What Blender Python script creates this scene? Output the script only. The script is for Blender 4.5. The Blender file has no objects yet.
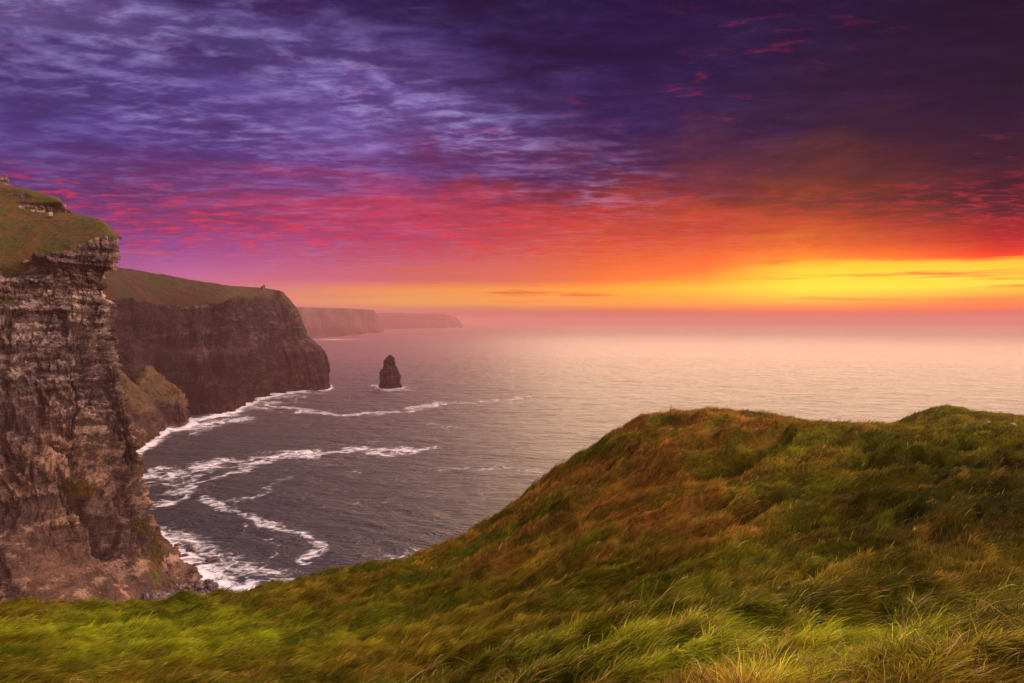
import bpy, math, random
import numpy as np
random.seed(7); RNG = np.random.default_rng(11)
scene = bpy.context.scene
COL = scene.collection
R = math.radians

# ------------------------------------------------------------------ camera
H = 137.0                      # eye height above the sea
F = 683.0; CX = 512.0; CY = 341.5
PITCH = math.atan((CY-321.0)/F)
cp, sp = math.cos(PITCH), math.sin(PITCH)
cam_d = bpy.data.cameras.new('camera'); cam = bpy.data.objects.new('camera', cam_d); COL.objects.link(cam)
cam_d.sensor_width = 36; cam_d.lens = 24.01; cam_d.clip_start = 0.1; cam_d.clip_end = 200000
cam.location = (0, 0, H); cam.rotation_euler = (R(90)-PITCH, 0, 0)
scene.camera = cam

def pt(px, row, Y):
    """world point seen at photo position (px,row) at forward distance Y"""
    a = (px-CX)/F; b = (CY-row)/F
    dy = cp + b*sp; dz = -sp + b*cp
    t = Y/dy
    return np.array([a*t, Y, H+dz*t])
def sea_pt(px, row):
    a = (px-CX)/F; b = (CY-row)/F
    dy = cp + b*sp; dz = -sp + b*cp
    t = -H/dz
    return np.array([a*t, dy*t, 0.0])

# ------------------------------------------------------------------ noise
def _hash(ix, iy, iz, seed):
    h = (ix*np.int64(374761393) + iy*np.int64(668265263) + iz*np.int64(2147483647) + np.int64(seed*1274126177)) & 0xFFFFFFFF
    h = ((h ^ (h >> 13))*1274126177) & 0xFFFFFFFF
    h = ((h ^ (h >> 16))*2246822519) & 0xFFFFFFFF
    return h ^ (h >> 15)
def hrand(ix, iy=0, iz=0, seed=0):
    ix = np.asarray(ix).astype(np.int64); iy = np.asarray(iy)+0*ix; iz = np.asarray(iz)+0*ix
    return (_hash(ix, iy.astype(np.int64), iz.astype(np.int64), seed) & 0xFFFFFF)/float(0xFFFFFF)
_G = RNG.normal(size=(256, 3)); _G /= np.linalg.norm(_G, axis=1)[:, None]
def noise(x, y, z=0.0, seed=0):
    if np.ndim(z) == 0: return noise2(np.asarray(x, float), np.asarray(y, float), float(z)*7.31, seed)
    x = np.asarray(x, float); y = np.asarray(y, float)+0*x; z = np.asarray(z, float)+0*x
    xi = np.floor(x).astype(np.int64); yi = np.floor(y).astype(np.int64); zi = np.floor(z).astype(np.int64)
    xf = x-xi; yf = y-yi; zf = z-zi
    u = xf*xf*xf*(xf*(xf*6-15)+10); v = yf*yf*yf*(yf*(yf*6-15)+10); w = zf*zf*zf*(zf*(zf*6-15)+10)
    out = 0
    for a in (0, 1):
        for b in (0, 1):
            for c in (0, 1):
                g = _G[(_hash(xi+a, yi+b, zi+c, seed) & 255)]
                d = g[..., 0]*(xf-a)+g[..., 1]*(yf-b)+g[..., 2]*(zf-c)
                out = out + d*(u if a else 1-u)*(v if b else 1-v)*(w if c else 1-w)
    return out*1.6
_G2 = np.stack([np.cos(np.arange(256)*2.39996), np.sin(np.arange(256)*2.39996)], -1)
def noise2(x, y, z, seed):
    x = x+z; y = y+0*x-z
    xi = np.floor(x).astype(np.int64); yi = np.floor(y).astype(np.int64); xf = x-xi; yf = y-yi
    u = xf*xf*xf*(xf*(xf*6-15)+10); v = yf*yf*yf*(yf*(yf*6-15)+10); out = 0
    for a in (0, 1):
        for b in (0, 1):
            g = _hash(xi+a, yi+b, np.int64(7), seed) & 255
            out = out + (_G2[g, 0]*(xf-a)+_G2[g, 1]*(yf-b))*(u if a else 1-u)*(v if b else 1-v)
    return out*1.5
def fbm(x, y, z=0.0, o=4, seed=0, gain=.5):
    s = 0; a = 1.0; f = 1.0; n = 0
    for k in range(o):
        s = s + a*noise(x*f, y*f, z*f, seed+k*17); n += a; a *= gain; f *= 2.03
    return s/n
def ridged(x, y, z=0.0, o=4, seed=0, gain=.5):
    s = 0; a = 1.0; f = 1.0; n = 0
    for k in range(o):
        s = s + a*(1-np.abs(noise(x*f, y*f, z*f, seed+k*17))*1.6); n += a; a *= gain; f *= 2.03
    return s/n
def sst(a, b, x):
    t = np.clip((x-a)/(b-a), 0, 1); return t*t*(3-2*t)

# ------------------------------------------------------------------ mesh helpers
def mesh_np(name, V, Fq, mat, attrs=None, smooth=True, kind=None, parent=None, sides=4):
    me = bpy.data.meshes.new(name)
    V = np.ascontiguousarray(V, np.float32); Fq = np.ascontiguousarray(Fq, np.int32)
    n = len(Fq)
    me.vertices.add(len(V)); me.vertices.foreach_set('co', V.ravel())
    me.loops.add(n*sides); me.loops.foreach_set('vertex_index', Fq.ravel())
    me.polygons.add(n); me.polygons.foreach_set('loop_start', np.arange(n, dtype=np.int32)*sides)
    me.polygons.foreach_set('loop_total', np.full(n, sides, np.int32))
    if smooth: me.polygons.foreach_set('use_smooth', np.ones(n, bool))
    for k, a in (attrs or {}).items():
        a = np.asarray(a, np.float32)
        if a.ndim == 1:
            at = me.attributes.new(k, 'FLOAT', 'POINT'); at.data.foreach_set('value', a)
        else:
            at = me.attributes.new(k, 'FLOAT_COLOR', 'POINT')
            c = np.ones((len(a), 4), np.float32); c[:, :3] = a; at.data.foreach_set('color', c.ravel())
    me.update(calc_edges=True)
    me.materials.append(mat)
    o = bpy.data.objects.new(name, me); COL.objects.link(o)
    if kind: o['kind'] = kind
    if parent: o.parent = parent
    return o
def grid_faces(nu, nv, flip=False):
    i = np.arange(nu-1)[:, None]*nv + np.arange(nv-1)[None, :]
    q = np.stack([i, i+nv, i+nv+1, i+1], -1).reshape(-1, 4)
    return q[:, ::-1] if flip else q
def tag(o, label, cat, group=None):
    o['label'] = label; o['category'] = cat
    if group: o['group'] = group

# ------------------------------------------------------------------ node helper
class NT:
    def __init__(s, tree): s.t = tree; s.n = tree.nodes; s.l = tree.links; s.n.clear()
    def new(s, typ, **kw):
        nd = s.n.new(typ)
        for k, v in kw.items():
            if k == 'ins':
                for a, b in v.items(): s.put(nd, a, b)
            else: setattr(nd, k, v)
        return nd
    def put(s, nd, key, val):
        sock = nd.inputs[key]
        if isinstance(val, bpy.types.NodeSocket): s.l.new(val, sock)
        elif isinstance(val, (tuple, list)) and sock.type == 'RGBA' and len(val) == 3: sock.default_value = (*val, 1)
        else: sock.default_value = val
    def m(s, op, a, b=None, c=None, clamp=False):
        nd = s.new('ShaderNodeMath', operation=op, use_clamp=clamp)
        for i, v in enumerate((a, b, c)):
            if v is not None: s.put(nd, i, v)
        return nd.outputs[0]
    def vm(s, op, a, b=None, out=0):
        nd = s.new('ShaderNodeVectorMath', operation=op)
        s.put(nd, 0, a)
        if b is not None: s.put(nd, 1 if op != 'SCALE' else 3, b)
        return nd.outputs[out]
    def mix(s, f, a, b, blend='MIX', clamp=False):
        nd = s.new('ShaderNodeMix', data_type='RGBA', blend_type=blend, clamp_result=clamp)
        s.put(nd, 0, f); s.put(nd, 6, a); s.put(nd, 7, b)
        return nd.outputs[2]
    def rng(s, v, a, b, c=0.0, d=1.0, smooth=True):
        nd = s.new('ShaderNodeMapRange', interpolation_type='SMOOTHSTEP' if smooth else 'LINEAR')
        for i, x in enumerate((v, a, b, c, d)): s.put(nd, i, x)
        return nd.outputs[0]
    def ramp(s, f, stops, interp='LINEAR'):
        nd = s.new('ShaderNodeValToRGB'); cr = nd.color_ramp; cr.interpolation = interp
        while len(cr.elements) > 1: cr.elements.remove(cr.elements[0])
        cr.elements[0].position = stops[0][0]; cr.elements[0].color = (*stops[0][1], 1)
        for p, c in stops[1:]:
            e = cr.elements.new(p); e.color = (*c, 1)
        s.put(nd, 0, f); return nd.outputs[0]
    def noise(s, vec, scale, detail=4, rough=.5, dist=0.0, typ='FBM', out=0):
        nd = s.new('ShaderNodeTexNoise', noise_type=typ)
        s.put(nd, 'Vector', vec); s.put(nd, 'Scale', scale); s.put(nd, 'Detail', detail); s.put(nd, 'Roughness', rough); s.put(nd, 'Distortion', dist)
        return nd.outputs[out]
    def mapping(s, vec, scale=(1,1,1), rot=(0,0,0), loc=(0,0,0)):
        nd = s.new('ShaderNodeMapping'); s.put(nd, 'Vector', vec); s.put(nd, 'Scale', scale); s.put(nd, 'Rotation', rot); s.put(nd, 'Location', loc)
        return nd.outputs[0]
def mat(name):
    m = bpy.data.materials.new(name); m.use_nodes = True
    return m, NT(m.node_tree)
def lin(c): return tuple(((v/255)/12.92 if v <= 10 else ((v/255+.055)/1.055)**2.4) for v in c)

# ------------------------------------------------------------------ sky
SUN_AZ = R(25.0); SUN_EL = R(22.0)
def build_world():
    w = bpy.data.worlds.new('World'); scene.world = w; w.use_nodes = True
    T = NT(w.node_tree)
    out = T.new('ShaderNodeOutputWorld'); bg = T.new('ShaderNodeBackground'); T.l.new(bg.outputs[0], out.inputs[0])
    gen = T.new('ShaderNodeTexCoord').outputs['Generated']
    sx = T.new('ShaderNodeSeparateXYZ'); T.l.new(gen, sx.inputs[0])
    x, y, z = sx.outputs
    az = T.m('ARCTAN2', x, y)
    hor = T.m('SQRT', T.m('ADD', T.m('MULTIPLY', x, x), T.m('MULTIPLY', y, y)))
    el = T.m('DIVIDE', z, T.m('MAXIMUM', hor, .05))
    # clouds lie on a layer overhead: perspective comes from dividing by height
    zz = T.m('ADD', T.m('MAXIMUM', z, 0.0), .07)
    pl = T.new('ShaderNodeCombineXYZ'); T.put(pl, 0, T.m('DIVIDE', x, zz)); T.put(pl, 1, T.m('DIVIDE', y, zz)); pl = pl.outputs[0]
    plr = T.mapping(pl, rot=(0, 0, R(28)), scale=(1.0, .55, 1))
    big = T.noise(plr, .9, 5, .55, .6)
    mid = T.noise(plr, 3.2, 6, .6, .35)
    fine = T.noise(T.mapping(pl, rot=(0, 0, R(15)), scale=(1, .8, 1), loc=(3, 1, 0)), 8.5, 5, .55, .3)
    # streaky elevation warp
    azel = T.new('ShaderNodeCombineXYZ'); T.put(azel, 0, az); T.put(azel, 1, el)
    warp = T.noise(T.mapping(azel.outputs[0], scale=(2.2, 22, 1)), 1.0, 5, .55, .5)
    w2 = T.m('MULTIPLY', T.m('SUBTRACT', warp, .5), T.rng(el, .02, .2, .006, .11))
    w3 = T.m('MULTIPLY', T.m('SUBTRACT', mid, .5), T.rng(el, .04, .3, .0, .16))
    e2 = T.m('ADD', el, T.m('ADD', w2, w3))
    cols = [
     (30,  [(0,(88,72,128)),(30,(92,78,135)),(60,(62,48,108)),(120,(72,58,132)),(180,(76,46,112)),(240,(98,52,128)),(290,(150,90,150)),(321,(170,100,130))]),
     (200, [(0,(56,40,96)),(30,(86,72,135)),(60,(66,50,112)),(100,(78,62,132)),(150,(78,52,122)),(190,(110,52,112)),(220,(148,56,116)),(250,(150,70,145)),(275,(195,98,150)),(300,(215,125,120)),(321,(190,105,125))]),
     (400, [(0,(40,28,80)),(50,(54,38,98)),(90,(96,72,142)),(130,(108,78,150)),(170,(112,62,132)),(205,(190,60,95)),(240,(178,62,105)),(260,(198,92,110)),(280,(212,100,98)),(290,(240,150,80)),(303,(240,165,80)),(312,(200,115,110)),(321,(190,105,120))]),
     (600, [(0,(28,16,66)),(60,(34,22,76)),(120,(46,28,86)),(160,(74,36,88)),(195,(130,45,62)),(220,(195,68,50)),(250,(222,92,50)),(280,(228,118,46)),(290,(255,170,35)),(304,(252,165,50)),(312,(205,112,72)),(321,(190,108,82))]),
     (705, [(0,(28,16,63)),(60,(31,20,67)),(120,(46,26,74)),(160,(78,38,68)),(198,(128,50,50)),(226,(198,72,42)),(250,(226,98,42)),(270,(235,116,40)),(280,(245,150,40)),(288,(255,192,42)),(303,(253,168,48)),(312,(210,112,66)),(321,(192,108,80))]),
     (800, [(0,(28,15,60)),(60,(28,17,58)),(120,(46,24,60)),(160,(80,40,52)),(200,(126,58,38)),(230,(196,80,32)),(250,(236,125,35)),(262,(244,150,40)),(271,(255,205,42)),(290,(255,222,50)),(303,(255,180,45)),(312,(215,115,58)),(321,(195,112,76))]),
     (1000,[(0,(20,11,42)),(60,(24,12,46)),(120,(28,14,48)),(170,(54,18,44)),(205,(84,24,38)),(235,(170,28,28)),(257,(205,52,26)),(262,(255,190,45)),(285,(255,212,55)),(300,(248,140,45)),(312,(205,102,62)),(321,(190,104,80))]),
    ]
    prev = None; paz = None
    ef = T.m('DIVIDE', T.m('MAXIMUM', e2, 0.0), .5)
    for px, st in cols:
        a = math.atan((px-CX)/F); c = math.cos(a)
        stops = sorted([(min(1, (321-r)/F*c/.5), lin(k)) for r, k in st])
        o = T.ramp(ef, stops)
        if prev is None: prev = o
        else: prev = T.mix(T.rng(az, paz, a, 0, 1, False), prev, o)
        paz = a
    col = prev
    # light and dark mottling of the cloud deck
    left = T.rng(az, R(14), R(-10), .12, 1)
    amp = T.m('MULTIPLY', T.rng(el, .05, .25), T.rng(az, R(22), R(0), .45, 1))
    roll = T.noise(T.mapping(pl, rot=(0, 0, R(24)), scale=(.8, 2.0, 1)), 2.3, 8, .68, .3)
    grain = T.noise(T.mapping(pl, rot=(0, 0, R(20)), scale=(1.0, 1.5, 1), loc=(3, 1, 0)), 7.5, 5, .58, .3)
    v = T.m('ADD', T.m('MULTIPLY', big, .35), T.m('ADD', T.m('MULTIPLY', roll, .45), T.m('MULTIPLY', grain, .2)))
    dk = T.rng(v, .36, .63, .36, 1.45, False)
    dk = T.m('ADD', 1.0, T.m('MULTIPLY', T.m('SUBTRACT', dk, 1.0), amp))
    col = T.vm('SCALE', col, dk)
    # thinner cloud: broad pale lavender streaks, broken into small cells
    def blob(px, row, sx_, sy_, tilt):
        a0 = math.atan((px-CX)/F); e0 = (321-row)/F*math.cos(a0)
        da = T.m('SUBTRACT', az, a0); de = T.m('SUBTRACT', el, e0)
        de = T.m('ADD', de, T.m('MULTIPLY', da, tilt))
        q = T.m('ADD', T.m('POWER', T.m('DIVIDE', da, sx_/F), 2.0), T.m('POWER', T.m('DIVIDE', de, sy_/F), 2.0))
        return T.m('EXPONENT', T.m('MULTIPLY', q, -1.0))
    bl = T.m('MAXIMUM', blob(120, 28, 170, 30, .0), T.m('MAXIMUM', blob(430, 125, 190, 48, .38), T.m('MULTIPLY', blob(180, 110, 200, 40, .2), .55)))
    bl = T.m('MAXIMUM', bl, T.m('MULTIPLY', left, .18))
    cells = T.m('ADD', T.m('MULTIPLY', roll, .5), T.m('MULTIPLY', grain, .5))
    br = T.m('MULTIPLY', bl, T.m('MULTIPLY', T.rng(cells, .45, .68, .0, .95), T.rng(big, .38, .58, .25, 1)))
    col = T.mix(br, col, lin((172, 158, 220)))
    # red lit flecks
    fl = T.noise(T.mapping(pl, rot=(0, 0, R(-8)), scale=(.7, 1.2, 1), loc=(7, 2, 0)), 7.5, 6, .68, .3)
    band = T.m('MULTIPLY', T.rng(el, .07, .11), T.rng(el, .20, .13))
    hi = T.m('MULTIPLY', T.rng(el, .14, .2), T.m('MULTIPLY', T.rng(az, R(-20), R(5), .05, .42), T.rng(big, .46, .60)))
    rf = T.m('MULTIPLY', T.rng(fl, .47, .66), T.m('MAXIMUM', band, T.m('MULTIPLY', hi, T.rng(fl, .52, .72))))
    rf = T.m('MULTIPLY', rf, T.rng(az, R(4), R(16), .85, .5))
    col = T.mix(rf, col, lin((228, 50, 66)))
    # thin cloud bars low over the horizon
    bar = T.noise(T.mapping(azel.outputs[0], scale=(3.6, 75, 1), loc=(1.3, .2, 0)), 1.0, 5, .6, .4)
    bf = T.m('MULTIPLY', T.rng(bar, .55, .68), T.m('MULTIPLY', T.rng(el, .02, .03), T.rng(el, .10, .07)))
    col = T.mix(T.m('MULTIPLY', bf, .85), col, lin((225, 100, 45)))
    hot = T.m('MULTIPLY', blob(900, 283, 230, 26, 0), 1.0)
    hotc = T.new('ShaderNodeCombineXYZ'); T.put(hotc, 0, T.m('ADD', 1.0, T.m('MULTIPLY', hot, 1.3))); T.put(hotc, 1, T.m('ADD', 1.0, T.m('MULTIPLY', hot, .30))); T.put(hotc, 2, T.m('ADD', 1.0, T.m('MULTIPLY', hot, .2)))
    col = T.vm('MULTIPLY', col, hotc.outputs[0])
    # physical sky, added faintly to the unseen sky overhead and behind
    sky = T.new('ShaderNodeTexSky', sky_type='NISHITA', sun_disc=False, sun_elevation=SUN_EL, sun_rotation=SUN_AZ)
    # beyond the frame: unseen sky overhead and behind, brightened as added fill
    behind = T.m('MAXIMUM', T.rng(el, .75, 1.6), T.rng(T.m('ABSOLUTE', az), R(60), R(110)))
    over = T.vm('SCALE', T.vm('ADD', BEHIND, (0, 0, 0)), T.rng(el, .1, 1.6, .12, .95))
    side_fill = T.m('MULTIPLY', T.m('MULTIPLY', T.rng(az, R(75), R(100)), T.rng(az, R(158), R(128))), T.m('MULTIPLY', T.rng(el, 1.5, .7, 0, 6.5), T.rng(el, .0, .15)))  # unseen bright patch added at right rear, lighting cliffs and grass
    col = T.mix(behind, col, T.vm('ADD', over, T.vm('SCALE', T.vm('ADD', (1.2, .96, .80), (0, 0, 0)), side_fill)))
    # low sky below horizon
    skyc = T.vm('SCALE', sky.outputs[0], .02)
    col = T.vm('ADD', col, T.vm('SCALE', skyc, behind))
    T.l.new(col, bg.inputs[0]); bg.inputs[1].default_value = 1.0
BEHIND = (1.22, .80, 1.02)
build_world()
sun_d = bpy.data.lights.new('sun', 'SUN'); sun = bpy.data.objects.new('sun', sun_d); COL.objects.link(sun)
sun_d.energy = 5.0; sun_d.color = (1, .655, .38); sun_d.angle = R(54)
sun.rotation_euler = (R(90)-SUN_EL, 0, math.pi-SUN_AZ)

# ------------------------------------------------------------------ materials
def rock_material(name, base, pale, dark, moss, sc=1.0, bump=1.0, bdist=1.0):
    m, T = mat(name)
    out = T.new('ShaderNodeOutputMaterial'); b = T.new('ShaderNodeBsdfPrincipled'); T.l.new(b.outputs[0], out.inputs[0])
    geo = T.new('ShaderNodeNewGeometry'); P = geo.outputs['Position']
    warp = T.noise(T.vm('SCALE', P, .012/sc), 1, 3, out=1)
    Pw = T.vm('ADD', P, T.vm('SCALE', warp, 16.0*sc))
    st = T.noise(T.mapping(Pw, scale=(.012/sc, .012/sc, .30/sc)), 1, 5, .65)     # beds
    blo = T.noise(T.mapping(Pw, scale=(.16/sc, .16/sc, .22/sc)), 1, 6, .68)
    vert = T.noise(T.mapping(P, scale=(.25/sc, .25/sc, .025/sc)), 1, 5, .6)
    fine = T.noise(T.vm('SCALE', P, .9/sc), 1, 5, .7)
    upz = T.new('ShaderNodeSeparateXYZ'); T.l.new(P, upz.inputs[0])
    stw = T.rng(upz.outputs[2], 60, 120, .3, .7)
    dg = T.noise(T.mapping(Pw, rot=(R(35), R(30), 0), scale=(.05/sc, .05/sc, .22/sc)), 1, 5, .65)
    c = T.mix(T.m('MULTIPLY', T.rng(st, .56, .42), stw), base, dark)
    c = T.mix(T.m('MULTIPLY', T.rng(dg, .54, .42), .45), c, dark)
    st2 = T.noise(T.mapping(Pw, scale=(.02/sc, .02/sc, .11/sc)), 1, 4, .6)
    c = T.mix(T.m('MULTIPLY', T.rng(T.m('ADD', blo, T.m('MULTIPLY', T.m('SUBTRACT', st2, .5), .9)), .52, .64), .85), c, pale)
    c = T.mix(T.m('MULTIPLY', T.rng(vert, .52, .68), .55), c, dark)
    c = T.mix(T.m('MULTIPLY', T.rng(fine, .46, .36), .85), c, dark)
    c = T.mix(T.m('MULTIPLY', T.rng(fine, .56, .70), .35), c, pale)
    c = T.mix(T.rng(upz.outputs[2], 105, 60), c, T.vm('MULTIPLY', c, (.62, .54, .46)))  # lower rock darkened and browned in colour to offset bright overhead light
    mac = T.noise(T.mapping(Pw, rot=(0, R(25), 0), scale=(.035/sc, .035/sc, .018/sc)), 1, 4, .6, .5)  # broad tone changes in the colour, imitating light and dark of buttress relief
    c = T.mix(1.0, c, T.ramp(mac, [(.34, (.40, .38, .42)), (.5, (.85, .82, .82)), (.66, (1.35, 1.25, 1.15))]), 'MULTIPLY')
    at = T.new('ShaderNodeAttribute', attribute_name='grass'); g = at.outputs['Fac']
    gn = T.noise(T.vm('SCALE', P, .22/sc), 1, 6, .72)
    gf = T.rng(T.m('ADD', g, T.m('MULTIPLY', T.m('SUBTRACT', gn, .5), 1.1)), .42, .62)
    gc = T.noise(T.vm('SCALE', P, .05/sc), 1, 5, .65)
    gcol = T.mix(T.rng(gc, .40, .60), moss[0], moss[1])
    gcol = T.mix(T.rng(T.noise(T.vm('SCALE', P, .5/sc), 1, 4, .7), .45, .7, 0, .8), gcol, moss[2])
    c = T.mix(gf, c, gcol)
    T.put(b, 'Base Color', c); T.put(b, 'Roughness', .9); T.put(b, 'Specular IOR Level', .15)
    h = T.m('ADD', T.m('MULTIPLY', st, .9), T.m('ADD', T.m('MULTIPLY', blo, 1.2), T.m('MULTIPLY', fine, .35)))
    bp = T.new('ShaderNodeBump', ins={'Strength': bump, 'Distance': bdist, 'Height': h})
    T.l.new(bp.outputs[0], b.inputs['Normal'])
    return m
MOSS = ((.040, .046, .005), (.085, .042, .008), (.13, .072, .02))
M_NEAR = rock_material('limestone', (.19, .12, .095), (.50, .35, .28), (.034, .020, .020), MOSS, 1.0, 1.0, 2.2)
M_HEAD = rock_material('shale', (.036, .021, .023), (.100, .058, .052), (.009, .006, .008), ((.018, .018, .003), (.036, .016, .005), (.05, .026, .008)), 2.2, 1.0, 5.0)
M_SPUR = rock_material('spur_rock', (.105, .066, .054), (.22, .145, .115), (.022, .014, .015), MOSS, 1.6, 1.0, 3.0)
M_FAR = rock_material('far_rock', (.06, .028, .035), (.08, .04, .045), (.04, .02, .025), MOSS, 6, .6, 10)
def boulder_material():
    m, T = mat('wet_rock')
    out = T.new('ShaderNodeOutputMaterial'); b = T.new('ShaderNodeBsdfPrincipled'); T.l.new(b.outputs[0], out.inputs[0])
    P = T.new('ShaderNodeNewGeometry').outputs['Position']
    n = T.noise(T.vm('SCALE', P, .9), 1, 6, .7)
    T.put(b, 'Base Color', T.mix(T.rng(n, .35, .7), (.018, .009, .011), (.10, .042, .042))); T.put(b, 'Roughness', .55)
    bp = T.new('ShaderNodeBump', ins={'Strength': .8, 'Distance': .4, 'Height': n}); T.l.new(bp.outputs[0], b.inputs['Normal'])
    return m
M_BOULDER = boulder_material()

# ------------------------------------------------------------------ station surfaces (cliffs)
def catmull(P, n):
    """resample P (k,...) uniformly in index with Catmull-Rom, n samples; linear-ish where sharp"""
    k = len(P); t = np.linspace(0, k-1, n); i = np.minimum(t.astype(int), k-2); f = (t-i).reshape((-1,)+(1,)*(P.ndim-1))
    p0 = P[np.maximum(i-1, 0)]; p1 = P[i]; p2 = P[i+1]; p3 = P[np.minimum(i+2, k-1)]
    m1 = (p2-p0)*.42; m2 = (p3-p1)*.42
    return ((2*f**3-3*f**2+1)*p1 + (f**3-2*f**2+f)*m1 + (-2*f**3+3*f**2)*p2 + (f**3-f**2)*m2)
def resample(P, n, axis, weights=None):
    """arc-length-even resample along axis (average arc length)"""
    Q = catmull(np.moveaxis(P, axis, 0), 1200)
    d = np.linalg.norm(np.diff(Q, axis=0), axis=-1).mean(axis=tuple(range(1, Q.ndim-1)))
    if weights is not None:
        d = d*np.interp(np.linspace(0, 1, len(d)), *weights)
    s = np.r_[0, np.cumsum(d)]; s /= s[-1]
    tt = np.interp(np.linspace(0, 1, n), s, np.arange(len(s)))
    i = np.minimum(tt.astype(int), len(s)-2); f = (tt-i).reshape((-1,)+(1,)*(Q.ndim-1))
    return np.moveaxis(Q[i]*(1-f)+Q[i+1]*f, 0, axis)
def normals(S):
    du = np.gradient(S, axis=0); dv = np.gradient(S, axis=1)
    n = np.cross(du, dv); n /= np.linalg.norm(n, axis=-1, keepdims=True)+1e-9
    return n
def stations(tab):
    return np.array([[pt(*p) for p in st] for st in tab])

def blocks(s, z, th, w, seed):
    """stepped beds broken into blocks: random set-back per bed and per block"""
    L = np.floor(z/th); ww = w*(.6+.9*hrand(L, 3, 0, seed))
    B = np.floor(s/ww + 7*hrand(L, 1, 0, seed))
    return hrand(L, B, 0, seed+5)*.65 + hrand(L, 9, 9, seed+6)*.6

# ---- near cliff, left
near_tab = [
 [(-420,720,235),(-380,640,262),(-330,560,285),(-300,480,310),(-280,420,325),(-260,370,335),(-240,330,342),(-225,300,348),(-215,262,352),(-210,236,356),(-200,222,372),(-190,205,390),(-180,190,405),(-170,178,420),(-170,170,450),(-170,185,560)],
 [(-90,715,248),(-90,640,272),(-85,560,300),(-80,500,322),(-75,440,342),(-72,390,358),(-70,345,368),(-70,310,374),(-70,285,378),(-70,262,382),(-70,238,400),(-70,215,422),(-70,196,440),(-70,182,455),(-70,170,480),(-70,185,600)],
 [(40,700,254),(30,640,275),(15,560,306),(8,500,332),(4,440,352),(2,395,368),(0,350,380),(0,318,386),(0,292,390),(0,266,394),(0,246,410),(0,226,432),(0,208,452),(0,196,466),(0,184,490),(0,200,620)],
 [(95,680,268),(85,630,284),(66,560,316),(54,500,340),(45,440,362),(40,395,376),(36,350,388),(34,316,396),(33,285,400),(33,257,404),(33,240,418),(33,226,436),(32,212,462),(32,201,464),(30,190,490),(30,205,640)],
 [(140,655,290),(128,620,302),(108,555,332),(96,500,354),(86,440,374),(80,395,386),(76,350,396),(73,316,404),(72,280,408),(72,248,410),(70,234,424),(66,222,440),(60,213,466),(60,201,468),(58,199,500),(58,210,650)],
 [(178,626,318),(168,598,328),(146,550,352),(130,505,370),(118,450,388),(110,400,398),(100,355,406),(97,318,412),(100,275,416),(106,238,418),(103,228,430),(98,219,446),(84,216,470),(74,214,480),(68,214,510),(66,222,660)],
 [(200,600,344),(186,584,348),(168,558,360),(152,526,372),(141,495,384),(134,440,397),(122,395,405),(107,345,414),(106,295,419),(116,246,424),(117,234,432),(112,229,450),(98,223,480),(88,220,500),(80,220,530),(76,228,680)],
 [(196,585,362),(184,560,372),(160,530,384),(148,505,393),(136,470,402),(128,430,410),(114,380,418),(105,335,424),(103,290,430),(112,248,436),(114,236,445),(108,232,465),(95,228,500),(85,226,520),(76,226,560),(70,234,700)],
 [(125,545,428),(120,525,440),(112,505,455),(108,480,470),(104,450,480),(98,410,490),(92,370,500),(88,330,505),(88,290,510),(92,262,515),(92,252,525),(88,248,540),(80,243,560),(70,240,580),(60,240,620),(50,246,760)],
 [(90,490,560),(86,470,580),(80,450,600),(76,430,620),(70,410,640),(66,385,650),(60,360,660),(56,330,670),(55,300,680),(55,280,690),(50,272,710),(45,266,730),(40,262,760),(35,258,780),(20,256,820),(0,256,1000)],
]
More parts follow.
